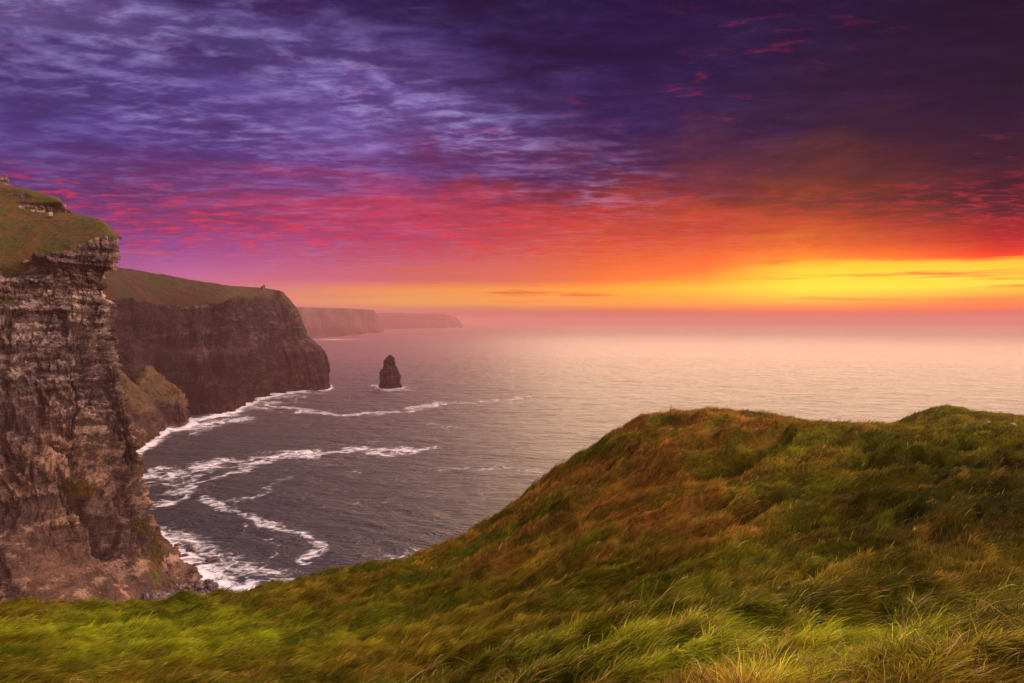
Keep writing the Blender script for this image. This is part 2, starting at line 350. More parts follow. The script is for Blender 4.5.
def build_near():
    S = stations(near_tab)
    S = resample(S, 1000, 0, ([0, .08, .16, .75, .82, 1], [.15, .3, 1.2, 1.2, .35, .12]))
    S = resample(S, 820, 1, ([0, .6, .66, .9, 1], [1, 1, 1, .5, .12]))
    n = normals(S)
    if n[450, 400, 0] < 0 and n[450, 400, 1] > 0: n = -n
    x, y, z = S[..., 0], S[..., 1], S[..., 2]
    s = np.cumsum(np.linalg.norm(np.diff(S[:, 300], axis=0, prepend=S[:1, 300]), axis=-1))[:, None] + 0*z
    lv = np.linspace(0, 1, S.shape[1])[None, :]+0*z
    # how rocky (below the edge)
    edge = sst(212, 176, z)*0+1
    steep = 1-np.abs(n[..., 2])
    rock = np.where(z < 150, sst(.08, .3, steep), sst(.25, .55, steep))
    wx = fbm(x/22, y/22, z/22, 3, 1)*6; wz = fbm(x/30, y/30, z/30, 3, 2)*7
    tilt = z + wz*.7 + (s-s.mean())*.04
    up = sst(70, 120, z)
    d = (blocks(s+wx, tilt, 10.0, 24, 1)-.6)*11.0*(.25+.75*up)
    d += (blocks(s+wx*.6, tilt, 4.2, 10, 2)-.6)*6.0*(.35+.65*up)
    d += (blocks(s+wx*.5, tilt, 1.8, 5, 3)-.6)*2.4*(.45+.55*up)
    low = 1-up
    # leaning ribs and gullies of the lower face
    u = s*.9 + (z-60)*.45 + wx*1.2
    d += (ridged(u/30, z/160, 1.0, 3, 31)-.62)*38*(.2+.8*low)
    d += (ridged(u/12, z/60, 3.0, 4, 41)-.6)*12*(.2+.8*low)
    d += (ridged((s-z*.5)/7, z/12, 3.5, 3, 42)-.6)*4.5
    d += fbm(x/16, y/16, z/9, 5, 51, .55)*(4.5+5*low)
    d += (ridged(x/5, y/5, z/3.4, 4, 61, .6)-.6)*4.2
    j = ridged((s+wx)/17, z/120, 5.0, 2, 71); d -= sst(.84, .99, j)*6.0
    j = ridged((s+wx)/6.5, z/40, 8.0, 2, 72); d -= sst(.86, .99, j)*3.0
    d -= 3.0 + 5.0*sst(120, 60, z)*sst(2, 20, z)
    d *= rock*(1-.55*sst(172, 186, z))*(.35+.65*sst(2, 40, z))
    d += (1-rock)*fbm(x/9, y/9, 0, 5, 80)*1.1
    # undercut under the grassy brow
    V = S + n*d[..., None]
    n2 = normals(V)
    if n2[450, 400, 0] < 0 and n2[450, 400, 1] > 0: n2 = -n2
    g = sst(.45, .80, np.abs(n2[..., 2]))*sst(100, 150, z)
    g = g*.45 + (1-rock)*.8*sst(150, 165, z)
    # green seams on the lower face, ochre moss near the toe
    def patch(px, row, rad, amt):
        nonlocal g
        yy = V[..., 1]; pxx = CX+F*V[..., 0]/yy; rr = CY+F*((H-V[..., 2])-yy*math.tan(PITCH))/yy
        w = np.exp(-(((pxx-px)/rad[0])**2+((rr-row)/rad[1])**2)); g = np.maximum(g, w*amt)
    patch(100, 500, (16, 40), .45); patch(20, 450, (14, 26), .42); patch(75, 490, (30, 16), .78); patch(70, 505, (9, 30), .55); patch(128, 400, (14, 22), .5)
    patch(152, 565, (12, 42), .74); patch(140, 528, (16, 18), .66); patch(60, 560, (22, 16), .5); patch(172, 590, (9, 16), .6); patch(30, 590, (14, 22), .55); patch(125, 585, (10, 30), .4); patch(90, 450, (20, 18), .35); patch(8, 300, (20, 8), .6)
    g = g*sst(-2, 8, z)
    # low surf-washed rock is bare
    V[..., 2] = np.where(S[..., 2] < -1, np.minimum(V[..., 2], S[..., 2]+1), V[..., 2])
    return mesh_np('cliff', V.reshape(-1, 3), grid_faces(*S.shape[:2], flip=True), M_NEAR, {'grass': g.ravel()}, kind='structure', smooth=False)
build_near()

def curtain(name, tab, nu, nv, material, dispf, grassf, wu=None, wv=None):
    S = stations(tab)
    S = resample(S, nu, 0, wu); S = resample(S, nv, 1, wv)
    n = normals(S)
    mid = n[nu//2, nv//3]
    if mid[1] > 0: n = -n
    x, y, z = S[..., 0], S[..., 1], S[..., 2]
    s = np.cumsum(np.linalg.norm(np.diff(S[:, nv//4], axis=0, prepend=S[:1, nv//4]), axis=-1))[:, None] + 0*z
    rock = sst(.3, .6, 1-np.abs(n[..., 2]))
    d = dispf(x, y, z, s, rock)
    V = S + n*d[..., None]
    n2 = normals(V)
    g = grassf(V, np.abs(n2[..., 2]), rock, s)
    return mesh_np(name, V.reshape(-1, 3), grid_faces(nu, nv, flip=True), material, {'grass': g.ravel()}, kind='structure')

# ---- the great headland
def head_disp(x, y, z, s, rock):
    wx = fbm(x/60, y/60, z/60, 3, 101)*18; wz = fbm(x/90, y/90, z/60, 3, 102)*7
    d = (ridged((s+wx)/110, z/500, 0.0, 3, 111)-.65)*60*sst(200, 80, z)
    d += (ridged((s+wx*.6)/40, z/260, 2.0, 4, 112)-.62)*36*(.4+.6*sst(200, 120, z))
    d += (ridged((s+wx*.4)/13, z/90, 3.0, 3, 113)-.6)*12
    d += (blocks(s+wx, z+wz, 15, 60, 114)-.6)*7
    d += (blocks(s+wx, z+wz, 5.5, 22, 115)-.6)*4
    d += sst(97, 92, z+wz*.4)*2.0
    d += fbm(x/18, y/18, z/12, 4, 116)*6
    d -= 5.0
    d *= .3+.7*sst(195, 160, z)
    d *= 1-.62*sst(268, 296, CX+F*x/y)
    return d*rock + (1-rock)*fbm(x/25, y/25, 0, 4, 118)*3
def head_grass(V, nz, rock, s):
    z = V[..., 2]
    g = sst(.45, .85, nz)*.5*sst(100, 150, z)
    return np.maximum(g, (1-rock)*.8*sst(120, 150, z)) + sst(165, 200, z)*.25
def wl(row): return H*F/(row-321.0)
def HS(pb, rb, pt_, re, pc, rc, back=.0, ledge=0):
    """base px,row ; cliff edge px,row ; crest px,row"""
    Yb = wl(rb)
    rows = []
    for k, f in enumerate((-.12, 0, .25, .5, .62, .75, .9, 1.0)):
        p = pb+(pt_-pb)*max(f, 0); r = rb+(re-rb)*f; Yk = Yb+70*max(f, 0)**1.2+ (5 if f > .5 else 0)
        rows.append((p, r, Yk-(12 if f < 0 else 0)))
    rows += [((pt_+pc)/2, (re*.45+rc*.55), Yb+110+back*.5), (pc, rc, Yb+170+back), (pc-4, rc-.5, Yb+260+back), (pc-20, rc+6, Yb+700+back)]
    return rows
head_tab = [
 HS(40, 440, 40, 300, 40, 262),
 HS(90, 430, 96, 300, 96, 265),
 HS(130, 424, 128, 300, 125, 270),
 HS(165, 419, 158, 303, 155, 275),
 HS(195, 416, 185, 305, 185, 280),
 HS(214, 414, 206, 303, 206, 283.5),
 HS(228, 411, 226, 302, 226, 286.5),
 HS(246, 402, 244, 300, 245, 288),
 HS(262, 396.5, 258, 299, 262, 289),
 HS(282, 392, 270, 298, 274, 290.5),
 [(303,396,1330),(302,388.5,1350),(299,375,1352),(295,362,1356),(291,350,1360),(288,340,1374),(284,322,1378),(280,306,1386),(279,298,1400),(279,291.5,1440),(276,291.5,1520),(262,296,2000)],
 [(322,396,1330),(321,388,1352),(319,374,1356),(316,360,1362),(312,349,1368),(303,338,1384),(297,324,1392),(292,308,1400),(287,299,1412),(283,292.5,1450),(280,292.5,1540),(266,297,2050)],
 [(331,396,1370),(330,387,1392),(328,373,1396),(325.5,360,1402),(321,346,1410),(311,337,1420),(300.5,324,1430),(295.5,309,1440),(290,300,1460),(284,294,1500),(281,294,1600),(268,299,2100)],
 [(327,390,1480),(326,383,1500),(324,371,1505),(321,358,1510),(317,348,1520),(306,339,1530),(298,326,1540),(293,312,1550),(287,303,1570),(281,297,1620),(275,297,1700),(262,301,2200)],
 [(300,372,1900),(300,366,1920),(298,358,1925),(296,350,1930),(292,344,1940),(286,336,1950),(280,326,1960),(276,318,1970),(272,310,1990),(268,304,2050),(262,304,2150),(250,306,2600)],
]
head_tab = [[(p-2*min(max((r-298)/44, 0), 1)*(10 <= i <= 13), r, Y) for p, r, Y in st] for i, st in enumerate(head_tab)]
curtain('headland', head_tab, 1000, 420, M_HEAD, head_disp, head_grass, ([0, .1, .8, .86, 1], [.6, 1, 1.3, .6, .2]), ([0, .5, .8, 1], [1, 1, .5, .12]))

# ---- two green spurs at the foot
def spur_disp(x, y, z, s, rock):
    wx = fbm(x/30, y/30, z/30, 3, 201)*7
    d = (ridged((s+wx)/22, z/70, 0, 4, 202)-.62)*9 + (blocks(s+wx, z+wx*.3, 5, 15, 203)-.6)*3 + fbm(x/10, y/10, z/8, 4, 204)*3
    d += (ridged((s+z*.3)/9, z/24, 4.0, 3, 207)-.6)*5
    return d*rock + (1-rock)*(fbm(x/12, y/12, 0, 4, 205)*4 + (ridged(x/11, y/16, 1.0, 3, 208)-.6)*2.5)
def spur_grass(V, nz, rock, s):
    return sst(.2, .6, nz)*sst(14, 34, V[..., 2])*.55
def SP(pb, rb, psh, rsh, pc, rc, dY, depth=70):
    Yb = wl(rb)
    return [(pb, rb+6, Yb-14), (pb, rb, Yb), (pb+(psh-pb)*.3, rb+(rsh-rb)*.35, Yb+6), (pb+(psh-pb)*.7, rb+(rsh-rb)*.7, Yb+11), (psh, rsh, Yb+16),
            ((psh+pc)/2, (rsh+rc)/2, Yb+16+dY*.5), (pc, rc, Yb+16+dY), (pc-2, rc+4, Yb+16+dY+depth*.4), (pc-3, rb-4, Yb+16+dY+depth)]
spurA = [SP(70, 470, 80, 395, 70, 340, 60), SP(115, 462, 105, 398, 92, 352, 50), SP(137, 450, 124, 402, 108, 362, 45), SP(148, 443, 140, 410, 124, 375, 40), SP(156, 437, 152, 414, 140, 390, 30),
         SP(162.5, 431, 160, 415, 152, 401, 18, 30), SP(163, 429, 160, 416, 156, 409, 14, 20), SP(150, 424, 148, 414, 145, 404, 14, 20)]
curtain('promontory', spurA, 420, 220, M_SPUR, spur_disp, spur_grass)
spurB = [SP(140, 436, 136, 415, 132, 396, 30, 40), SP(152, 431, 150, 400, 147, 368, 50, 50), SP(166, 427.5, 164, 401, 159, 374, 44, 50), SP(177, 426.5, 174, 402, 168, 381, 34, 40), SP(185.5, 426, 183, 403, 177, 388, 24, 30),
         SP(187.5, 424, 186, 403, 183, 394, 12, 24), SP(183, 420, 182, 404, 178, 396, 12, 20)]
curtain('promontory', spurB, 420, 220, M_SPUR, spur_disp, spur_grass)
spurC = [SP(225, 412, 226, 396, 226, 384, 14, 40), SP(232, 410.5, 233, 392, 232, 378, 12, 40), SP(240, 408.5, 239, 394, 237, 386, 12, 40), SP(244, 405, 242, 396, 240, 390, 12, 40)]
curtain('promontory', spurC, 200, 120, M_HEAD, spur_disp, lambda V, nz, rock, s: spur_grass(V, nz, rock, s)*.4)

spurD = [SP(112, 427, 112, 382, 108, 348, 50, 60), SP(130, 426, 131, 372, 128, 338, 50, 60), SP(142, 425, 143, 374, 140, 342, 46, 60), SP(152, 424, 152, 388, 148, 362, 36, 50), SP(160, 422, 159, 398, 156, 382, 24, 40), SP(162, 418, 160, 398, 158, 386, 16, 30)]
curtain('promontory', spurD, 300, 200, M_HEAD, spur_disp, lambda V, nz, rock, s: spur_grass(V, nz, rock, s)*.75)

# ---- far cliffs in the haze
def far_disp(x, y, z, s, rock):
    return rock*(fbm(s/900, z/500, 0, 4, 301)*120 + (blocks(s, z, 40, 200, 302)-.6)*30)
def FS(px, rb, rt, Y=None, lean=200, pt_=None):
    Y = Y or wl(rb); p2 = pt_ if pt_ is not None else px
    return [(px, rb+1, Y-40), (px, rb, Y), (px+(p2-px)*.5, rb+(rt-rb)*.5, Y+lean*.4), (p2, rt+1.2, Y+lean), (p2, rt, Y+lean*2.5), (p2, rt+1.2, Y+3000)]
farA = [FS(240, 341, 306, 4700), FS(290, 340, 307.2, 4900), FS(310, 338.5, 307.6, 5350), FS(330, 337, 308, 5850), FS(345, 336, 308.4, 6250), FS(358, 334.5, 309, 6900), FS(368, 333.3, 309.6, 7500),
        FS(376, 332.8, 310.8, 7900, 200, 373), FS(381.5, 332.3, 313, 8200, 200, 376), FS(383, 332, 316, 8500, 150, 378), FS(380, 330.5, 318, 9800, 150, 374), FS(372, 329, 319, 11500, 150, 368)]
curtain('far_headland', farA, 400, 80, M_FAR, far_disp, lambda V, nz, rock, s: (1-rock)*.6)
farB = [FS(340, 330, 312.5, 10400), FS(372, 329.3, 313, 11200), FS(395, 329, 312.8, 11700), FS(410, 328.7, 313.4, 12100), FS(425, 328.4, 313.6, 12600), FS(440, 328, 313.8, 13200), FS(449, 327.6, 314.8, 13800, 200, 447.5),
        FS(457, 327.2, 317.5, 14600, 200, 454), FS(461.5, 327, 321.5, 15200, 150, 459), FS(462.5, 326.4, 324, 16500, 100, 461.5), FS(456, 325.5, 322, 19500, 150, 455)]
curtain('far_headland', farB, 400, 80, M_FAR, far_disp, lambda V, nz, rock, s: (1-rock)*.6)

# ---- sea stack
def stack():
    base = sea_pt(390, 387.5); Y = base[1]; sc = Y/F
    prof = [(-3, -9.8, 9.8), (0, -9.6, 9.6), (6, -9.3, 9.6), (13, -8.8, 9.4), (16, -8.9, 8.4), (18.5, -8.4, 7.4), (20, -6.3, 6.6), (24, -5.2, 5.4), (26.5, -4.6, 4.2), (30, -3.2, 3.0), (32, -1.6, 2.0), (32.8, -.3, 1.0)]
    P = np.array(prof); nz = 160; na = 200
    h = np.linspace(-3, 32.6, nz); l = np.interp(h, P[:, 0], P[:, 1]); r = np.interp(h, P[:, 0], P[:, 2])
    a = np.linspace(0, 2*np.pi, na, endpoint=False)
    cx = (l+r)/2; rad = (r-l)/2
    A, Hh = np.meshgrid(a, h, indexing='ij'); rr = rad[None]*(1+0*A)
    nx, ny = np.cos(A), np.sin(A)
    sq = 1/np.maximum(np.abs(nx), np.abs(ny))**.2
    X = cx[None]*sc + rr*sc*nx*sq; Yy = rr*sc*ny*.95*sq; Z = Hh*sc
    d = (blocks(A*12, Z+fbm(X/20, Yy/20, Z/20, 2, 5)*3, 6, 9, 7)-.6)*3.4 + fbm(X/9, Yy/9, Z/14, 4, 8)*7 + (ridged(A*2.2, Z/60, 0, 3, 9)-.6)*5
    d *= np.clip(rr*sc/9, .2, 1)
    X += nx*d; Yy += ny*d
    V = np.stack([X, Yy, Z], -1).reshape(-1, 3)
    q = grid_faces(na, nz); q2 = np.stack([(na-1)*nz+np.arange(nz-1), np.arange(nz-1), np.arange(1, nz), (na-1)*nz+np.arange(1, nz)], -1)
    V = np.vstack([V, [[.5*sc, 0, 33*sc]]]); top = len(V)-1
    ring = np.arange(na)*nz+nz-1; cap = np.stack([ring, np.roll(ring, -1), np.full(na, top), np.full(na, top)], -1)
    me_f = np.vstack([q, q2])
    o = mesh_np('sea_stack', V, me_f, M_HEAD, {'grass': np.zeros(len(V))})
    o.location = (base[0], base[1], 0)
    tag(o, 'tall dark rock stack rising alone out of the sea off the headland', 'sea stack')
    return base
STACK = stack()

# ---- small tower on the headland's crest
def tower():
    m, T = mat('tower_stone')
    out = T.new('ShaderNodeOutputMaterial'); b = T.new('ShaderNodeBsdfPrincipled'); T.l.new(b.outputs[0], out.inputs[0])
    P = T.new('ShaderNodeNewGeometry').outputs['Position']
    T.put(b, 'Base Color', T.mix(T.noise(P, .8, 4), (.05, .035, .035), (.10, .07, .065))); T.put(b, 'Roughness', .9)
    p = pt(262.5, 289.5, 1360)
    root = bpy.data.objects.new('stone_tower', None); COL.objects.link(root); root.location = (p[0], p[1], p[2]-2)
    tag(root, 'small round stone lookout tower on the crest of the big headland', 'tower')
    def part(name, segs, rings, off=(0, 0), battle=0, z0=0):
        V = []; Fc = []
        for r, z in rings:
            for k in range(segs):
                a = 2*math.pi*k/segs+math.pi/segs; V.append((off[0]+r*math.cos(a), off[1]+r*math.sin(a), z))
        for i in range(len(rings)-1):
            for k in range(segs):
                k2 = (k+1) % segs; Fc.append((i*segs+k, i*segs+k2, (i+1)*segs+k2, (i+1)*segs+k))
        rt, zt = rings[-1]
        for k in range(battle):
            a0 = 2*math.pi*k/battle; a1 = a0+math.pi/battle
            b0 = len(V)
            for zz in (zt-.3, zt+1.0):
                for rr, aa in ((rt*.84, a0), (rt*1.02, a0), (rt*1.02, a1), (rt*.84, a1)): V.append((off[0]+rr*math.cos(aa), off[1]+rr*math.sin(aa), zz))
            for f in ((0, 1, 2, 3), (4, 7, 6, 5), (0, 4, 5, 1), (1, 5, 6, 2), (2, 6, 7, 3), (3, 7, 4, 0)): Fc.append(tuple(b0+j for j in f))
        return mesh_np(name, np.array(V), np.array(Fc), m, smooth=False, parent=root)
    part('tower_body', 20, [(3.4, 0), (3.3, 3), (3.2, 7.6), (3.5, 7.8), (3.5, 8.3), (2.9, 8.3), (2.9, 7.7), (.01, 7.7)], (0, 0), 10)
    part('stair_turret', 8, [(1.7, 0), (1.6, 10.6), (1.8, 10.7), (1.8, 11.2), (.01, 11.5)], (3.0, .6), 0)
tower()

# ------------------------------------------------------------------ sea
def polyd(px, rows_pts):
    pass
def build_sea():
    az = np.radians(np.r_[np.linspace(-179.9, -46, 50), np.linspace(-45, 42, 1250), np.linspace(43, 179.9, 50)])
    r = np.r_[np.linspace(20, 240, 12), np.geomspace(250, 2600, 900), np.geomspace(2630, 45000, 200)]
    A, Rr = np.meshgrid(az, r, indexing='ij')
    X = Rr*np.sin(A); Y = Rr*np.cos(A)
    fade = sst(6000, 900, Rr)
    # swell from the open sea, bending into the bay
    wx = fbm(X/260, Y/260, 0, 3, 401)*60
    u = X*.35+Y*.94+wx
    Z = fade*1.5*(.55*noise(u/38, (X*.94-Y*.35)/120, 0, 402) + .5*noise(u/17, (X*.94-Y*.35)/50, 0, 403) + .28*noise(u/8, (X*.94-Y*.35)/20, 0, 404))
    # ---- foam density
    px = CX+F*X/np.maximum(Y, 1)
    row = 321+F*H/np.maximum(Y, 1)
    wob = fbm(X/45, Y/45, 0, 4, 410); wob2 = fbm(X/45+9, Y/45+4, 0, 4, 411)
    P2 = px + wob*22; R2 = row + wob2*13*np.clip((row-380)/120, .25, 1.2)
    foam = np.zeros_like(X)
    def streak(pts, width, amt, ws=None):
        nonlocal foam
        best = np.full(X.shape, 1e9)
        for k, ((x0, y0), (x1, y1)) in enumerate(zip(pts[:-1], pts[1:])):
            dx, dy = x1-x0, (y1-y0)*2.2
            t = np.clip(((P2-x0)*dx+(R2-y0)*2.2*dy)/(dx*dx+dy*dy), 0, 1)
            d = np.hypot(P2-x0-t*dx, ((R2-y0)*2.2-t*dy)*1.0)
            best = np.minimum(best, d/((ws[k]*(1-t)+ws[k+1]*t) if ws else 1)/1.3)
        foam = np.maximum(foam, amt*(.66*np.exp(-(best/width*1.5)**2)+.34*np.exp(-(best/width/2.0)**2)))
    streak([(425, 450), (350, 451), (280, 456), (230, 463), (190, 471), (140, 476)], 9, .78, [.8, 1, 1.1, 1.2, 1.4, 1.6])
    streak([(280, 455), (225, 478), (185, 490), (145, 508)], 8, .72)
    streak([(215, 468), (175, 484), (150, 486)], 10, .6)
    streak([(200, 503), (235, 512), (252, 521), (275, 528), (300, 540), (318, 552), (308, 568)], 9, .72, [1, 1, 1, 1.2, 1.2, 1.3, 1])
    streak([(220, 507), (255, 498), (290, 478)], 6, .55)
    streak([(250, 521), (243, 532)], 6, .5); streak([(262, 545), (275, 550), (270, 560)], 8, .5)
    streak([(390, 445), (330, 444), (300, 449)], 6, .4); streak([(425, 449), (380, 458), (300, 463)], 12, .42)
    streak([(440, 404), (390, 413), (345, 415), (300, 411), (262, 402)], 5, .72); streak([(530, 398), (485, 402), (440, 404)], 4, .6)
    streak([(300, 391), (268, 399), (250, 404), (262, 409)], 10, .62); streak([(330, 389), (300, 397), (270, 410)], 8, .5)
    streak([(378, 387.5), (400, 388)], 9, .75); streak([(402, 386), (415, 387)], 5, .5)
    streak([(430, 425), (455, 427)], 7, .5); streak([(440, 470), (500, 466), (540, 478)], 12, .5); streak([(480, 402), (515, 403)], 8, .45)
    streak([(350, 505), (385, 500)], 7, .5); streak([(410, 498), (460, 494)], 6, .42); streak([(390, 560), (420, 550)], 14, .55); streak([(345, 563), (380, 556)], 8, .4)
    # white water along the rocks
    P2 = px + wob*5; R2 = row + wob2*4
    streak([(232, 590), (250, 600), (300, 590)], 14, .8)
    streak([(150, 530), (165, 548), (185, 566), (205, 582), (225, 592), (250, 592)], 22, .95, [.6, .8, 1, 1.1, 1.2, 1.1])
    streak([(150, 534), (180, 540), (205, 555), (240, 572), (285, 582)], 24, .68)
    streak([(136, 452), (150, 444), (163, 434), (165, 430), (178, 430), (188, 427), (192, 421), (215, 416), (234, 413), (246, 405), (262, 398), (300, 391), (330, 388)], 7, .95, [1, 1, 1.2, 1.2, 1.1, 1.4, 1.2, .8, 1, 1, .9, .7, .6])
    streak([(190, 428), (215, 423), (245, 419)], 11, .72); streak([(190, 434), (208, 428)], 8, .6)
    streak([(210, 425), (240, 412), (275, 402)], 7, .55)
    far_s = np.exp(-((px-335)/40)**2)*np.exp(-((row-339.5)/1.3)**2)*.7; foam = np.maximum(foam, far_s)
    caps = sst(.25, .6, fbm(X/60, Y/40, 0, 4, 420))*sst(640, 470, row)*sst(395, 470, row)*.46
    foam = np.maximum(foam, caps); foam *= (Y > 50)
    # in the lee of the near cliff the water is calmer and clearer
    m, T = mat('sea_water')
    out = T.new('ShaderNodeOutputMaterial'); b = T.new('ShaderNodeBsdfPrincipled')
    P = T.new('ShaderNodeNewGeometry').outputs['Position']
    dist = T.vm('LENGTH', P, out=1)
    fa = T.new('ShaderNodeAttribute', attribute_name='foam').outputs['Fac']
    w_ = T.noise(T.vm('SCALE', P, .02), 1, 3, out=1); Pw = T.vm('ADD', P, T.vm('SCALE', w_, 30.0))
    n1 = T.noise(T.mapping(Pw, scale=(.05, .05, .05)), 1, 7, .68, 1.0, 'RIDGED_MULTIFRACTAL') if False else T.noise(Pw, .06, 7, .66, .6)
    vor = T.new('ShaderNodeTexVoronoi', feature='DISTANCE_TO_EDGE'); T.put(vor, 'Vector', Pw); T.put(vor, 'Scale', .085)
    lace = T.rng(vor.outputs['Distance'], .0, .16, 1, 0)
    f = T.m('ADD', T.m('MULTIPLY', n1, .75), T.m('MULTIPLY', lace, .22))
    f = T.m('ADD', f, T.m('MULTIPLY', T.noise(P, .45, 4, .7), .18))
    f2 = T.noise(T.mapping(Pw, rot=(0, 0, R(-20)), scale=(.6, 1.4, 1)), .16, 6, .75, .4)
    f = T.m('ADD', T.m('MULTIPLY', f, .5), T.m('MULTIPLY', f2, .62))
    nf = T.noise(T.mapping(Pw, rot=(0, 0, R(-25)), scale=(.7, 1.3, 1)), .05, 5, .7, 1.2)
    fil = T.m('SUBTRACT', 1.0, T.m('MULTIPLY', T.m('ABSOLUTE', T.m('SUBTRACT', nf, .5)), 9.0), clamp=True)
    nf2 = T.noise(T.mapping(Pw, rot=(0, 0, R(30)), scale=(1, 1.2, 1)), .13, 5, .7, 1.0)
    fil2 = T.m('SUBTRACT', 1.0, T.m('MULTIPLY', T.m('ABSOLUTE', T.m('SUBTRACT', nf2, .5)), 8.0), clamp=True)
    f = T.m('ADD', T.m('MULTIPLY', f, .85), T.m('ADD', T.m('MULTIPLY', fil, .16), T.m('MULTIPLY', fil2, .13)))
    foamf = T.rng(T.m('ADD', f, T.m('MULTIPLY', fa, .56)), .92, 1.28)
    foamf = T.m('MULTIPLY', foamf, T.rng(fa, .05, .5, 0, .92))
    # waves
    wv = T.mapping(Pw, rot=(0, 0, R(-20)), scale=(.25, 1, 1))
    h1 = T.noise(wv, .11, 5, .62, .3); h2 = T.noise(wv, .5, 4, .6, .2); h3 = T.noise(wv, .035, 3, .5, .2)
    hh = T.m('ADD', T.m('MULTIPLY', h1, 7.0), T.m('ADD', T.m('MULTIPLY', h2, 4.2), T.m('MULTIPLY', h3, 9.0)))
    bp = T.new('ShaderNodeBump', ins={'Strength': T.rng(dist, 400, 5000, 1.0, .4), 'Distance': 1.0, 'Height': hh})
    T.put(b, 'Base Color', T.mix(T.rng(dist, 500, 3000), (.008, .016, .040), (.17, .058, .095)))  # far water tinted pink in its own colour, standing in for reflected sky
    T.put(b, 'Roughness', T.rng(dist, 300, 9000, .58, .80)); T.put(b, 'IOR', 1.33); T.l.new(bp.outputs[0], b.inputs['Normal'])
    b2 = T.new('ShaderNodeBsdfPrincipled', ins={'Base Color': (.03, .025, .032), 'Roughness': T.rng(dist, 1200, 9000, .34, .55), 'IOR': 1.33}); T.l.new(bp.outputs[0], b2.inputs['Normal'])
    wm = T.new('ShaderNodeMixShader', ins={0: .5}); T.l.new(b.outputs[0], wm.inputs[1]); T.l.new(b2.outputs[0], wm.inputs[2])
    fo = T.new('ShaderNodeBsdfPrincipled', ins={'Base Color': (.82, .80, .84), 'Roughness': .8})
    mx = T.new('ShaderNodeMixShader'); T.put(mx, 0, foamf); T.l.new(wm.outputs[0], mx.inputs[1]); T.l.new(fo.outputs[0], mx.inputs[2]); T.l.new(mx.outputs[0], out.inputs[0])
    V = np.stack([X, Y, Z], -1).reshape(-1, 3)
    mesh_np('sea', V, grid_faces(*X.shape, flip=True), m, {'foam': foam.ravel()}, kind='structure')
build_sea()

# ------------------------------------------------------------------ shore rocks
def build_shore():
    nu, nv = 160, 60
    line = [(140, 540), (165, 556), (185, 574), (203, 588), (222, 602), (240, 640)]
    L = np.array([sea_pt(*p) for p in line]); L = catmull(L, nu)
    inn = L + np.array([-34, -8, 0]); v = np.linspace(0, 1, nv)[None, :, None]
    S = L[:, None]*(1-v)+inn[:, None]*v
    S = S + np.array([7, 4, 0])*(1-v)
    x, y = S[..., 0], S[..., 1]
    S[..., 2] = -1.6 + 8*v[..., 0] + fbm(x/6, y/6, 0, 4, 501)*2.6 + (ridged(x/3, y/3, 0, 3, 502)-.6)*3.0
    mesh_np('shore', S.reshape(-1, 3), grid_faces(nu, nv), M_BOULDER, kind='structure')
    def rock(name, p, size, seed, label, group, material=M_BOULDER, cat='boulder'):
        n = 14; th = np.linspace(0, np.pi, n); ph = np.linspace(0, 2*np.pi, 2*n, endpoint=False)
        A, B = np.meshgrid(ph, th, indexing='ij')
        d = np.stack([np.sin(B)*np.cos(A), np.sin(B)*np.sin(A), np.cos(B)], -1)
        k = 1+.45*noise(d[..., 0]*1.3+seed*3.1, d[..., 1]*1.3, d[..., 2]*1.3, seed)+.22*noise(d[..., 0]*3+seed, d[..., 1]*3, d[..., 2]*3, seed+1)
        k = k*np.clip(1/np.maximum(np.abs(d).max(-1), .1), 1, 1.25)
        V = d*k[..., None]*np.array(size)
        q = grid_faces(2*n, n, True); last = (2*n-1)*n
        q2 = np.stack([np.arange(n-1), last+np.arange(n-1), last+np.arange(1, n), np.arange(1, n)], -1)
        o = mesh_np(name, V.reshape(-1, 3), np.vstack([q, q2]), material, smooth=False)
        o.location = p; o.rotation_euler = (0, 0, seed*1.7)
        tag(o, label, cat, group); return o
    k = 0
    for (px, row, s) in [(173, 551, 3.4), (183, 557, 2.4), (191, 551, 3.0), (213, 561, 3.2), (178, 546, 2.0), (196, 566, 2.0)]:
        p = sea_pt(px, row); k += 1
        lab = {1: 'largest dark wet rock standing in the white surf off the cliff foot', 4: 'dark rock furthest out from shore amid the foam',
               3: 'dark rock in the surf, outermost but one from the cliff foot'}.get(k, 'small dark rock awash in surf near the cliff foot')
        rock('boulder', (p[0], p[1], .3), (s, s*.8, s*.5), k, lab, 'rocks awash in the surf')
    rr = random.Random(4)
    for i in range(260):
        t = rr.random(); j = int(t*(nu-1)); v_ = rr.random()**1.2*.8
        p = S[j, int(v_*(nv-1))]; s = rr.uniform(.7, 2.2)
        q = CX+F*p[0]/p[1]; rw = 321+F*(H-p[2])/p[1]
        if rw < 548 or q > 214 or rw > 594: continue
        k += 1
        rock('boulder', (p[0]+rr.uniform(-1, 1), p[1], p[2]+.2), (s*rr.uniform(.8, 1.3), s, s*rr.uniform(.5, .8)), k,
             'dark reddish boulder in the pile along the shore below the near cliff', 'boulders piled along the shore')
    return rock
rock_fn = build_shore()

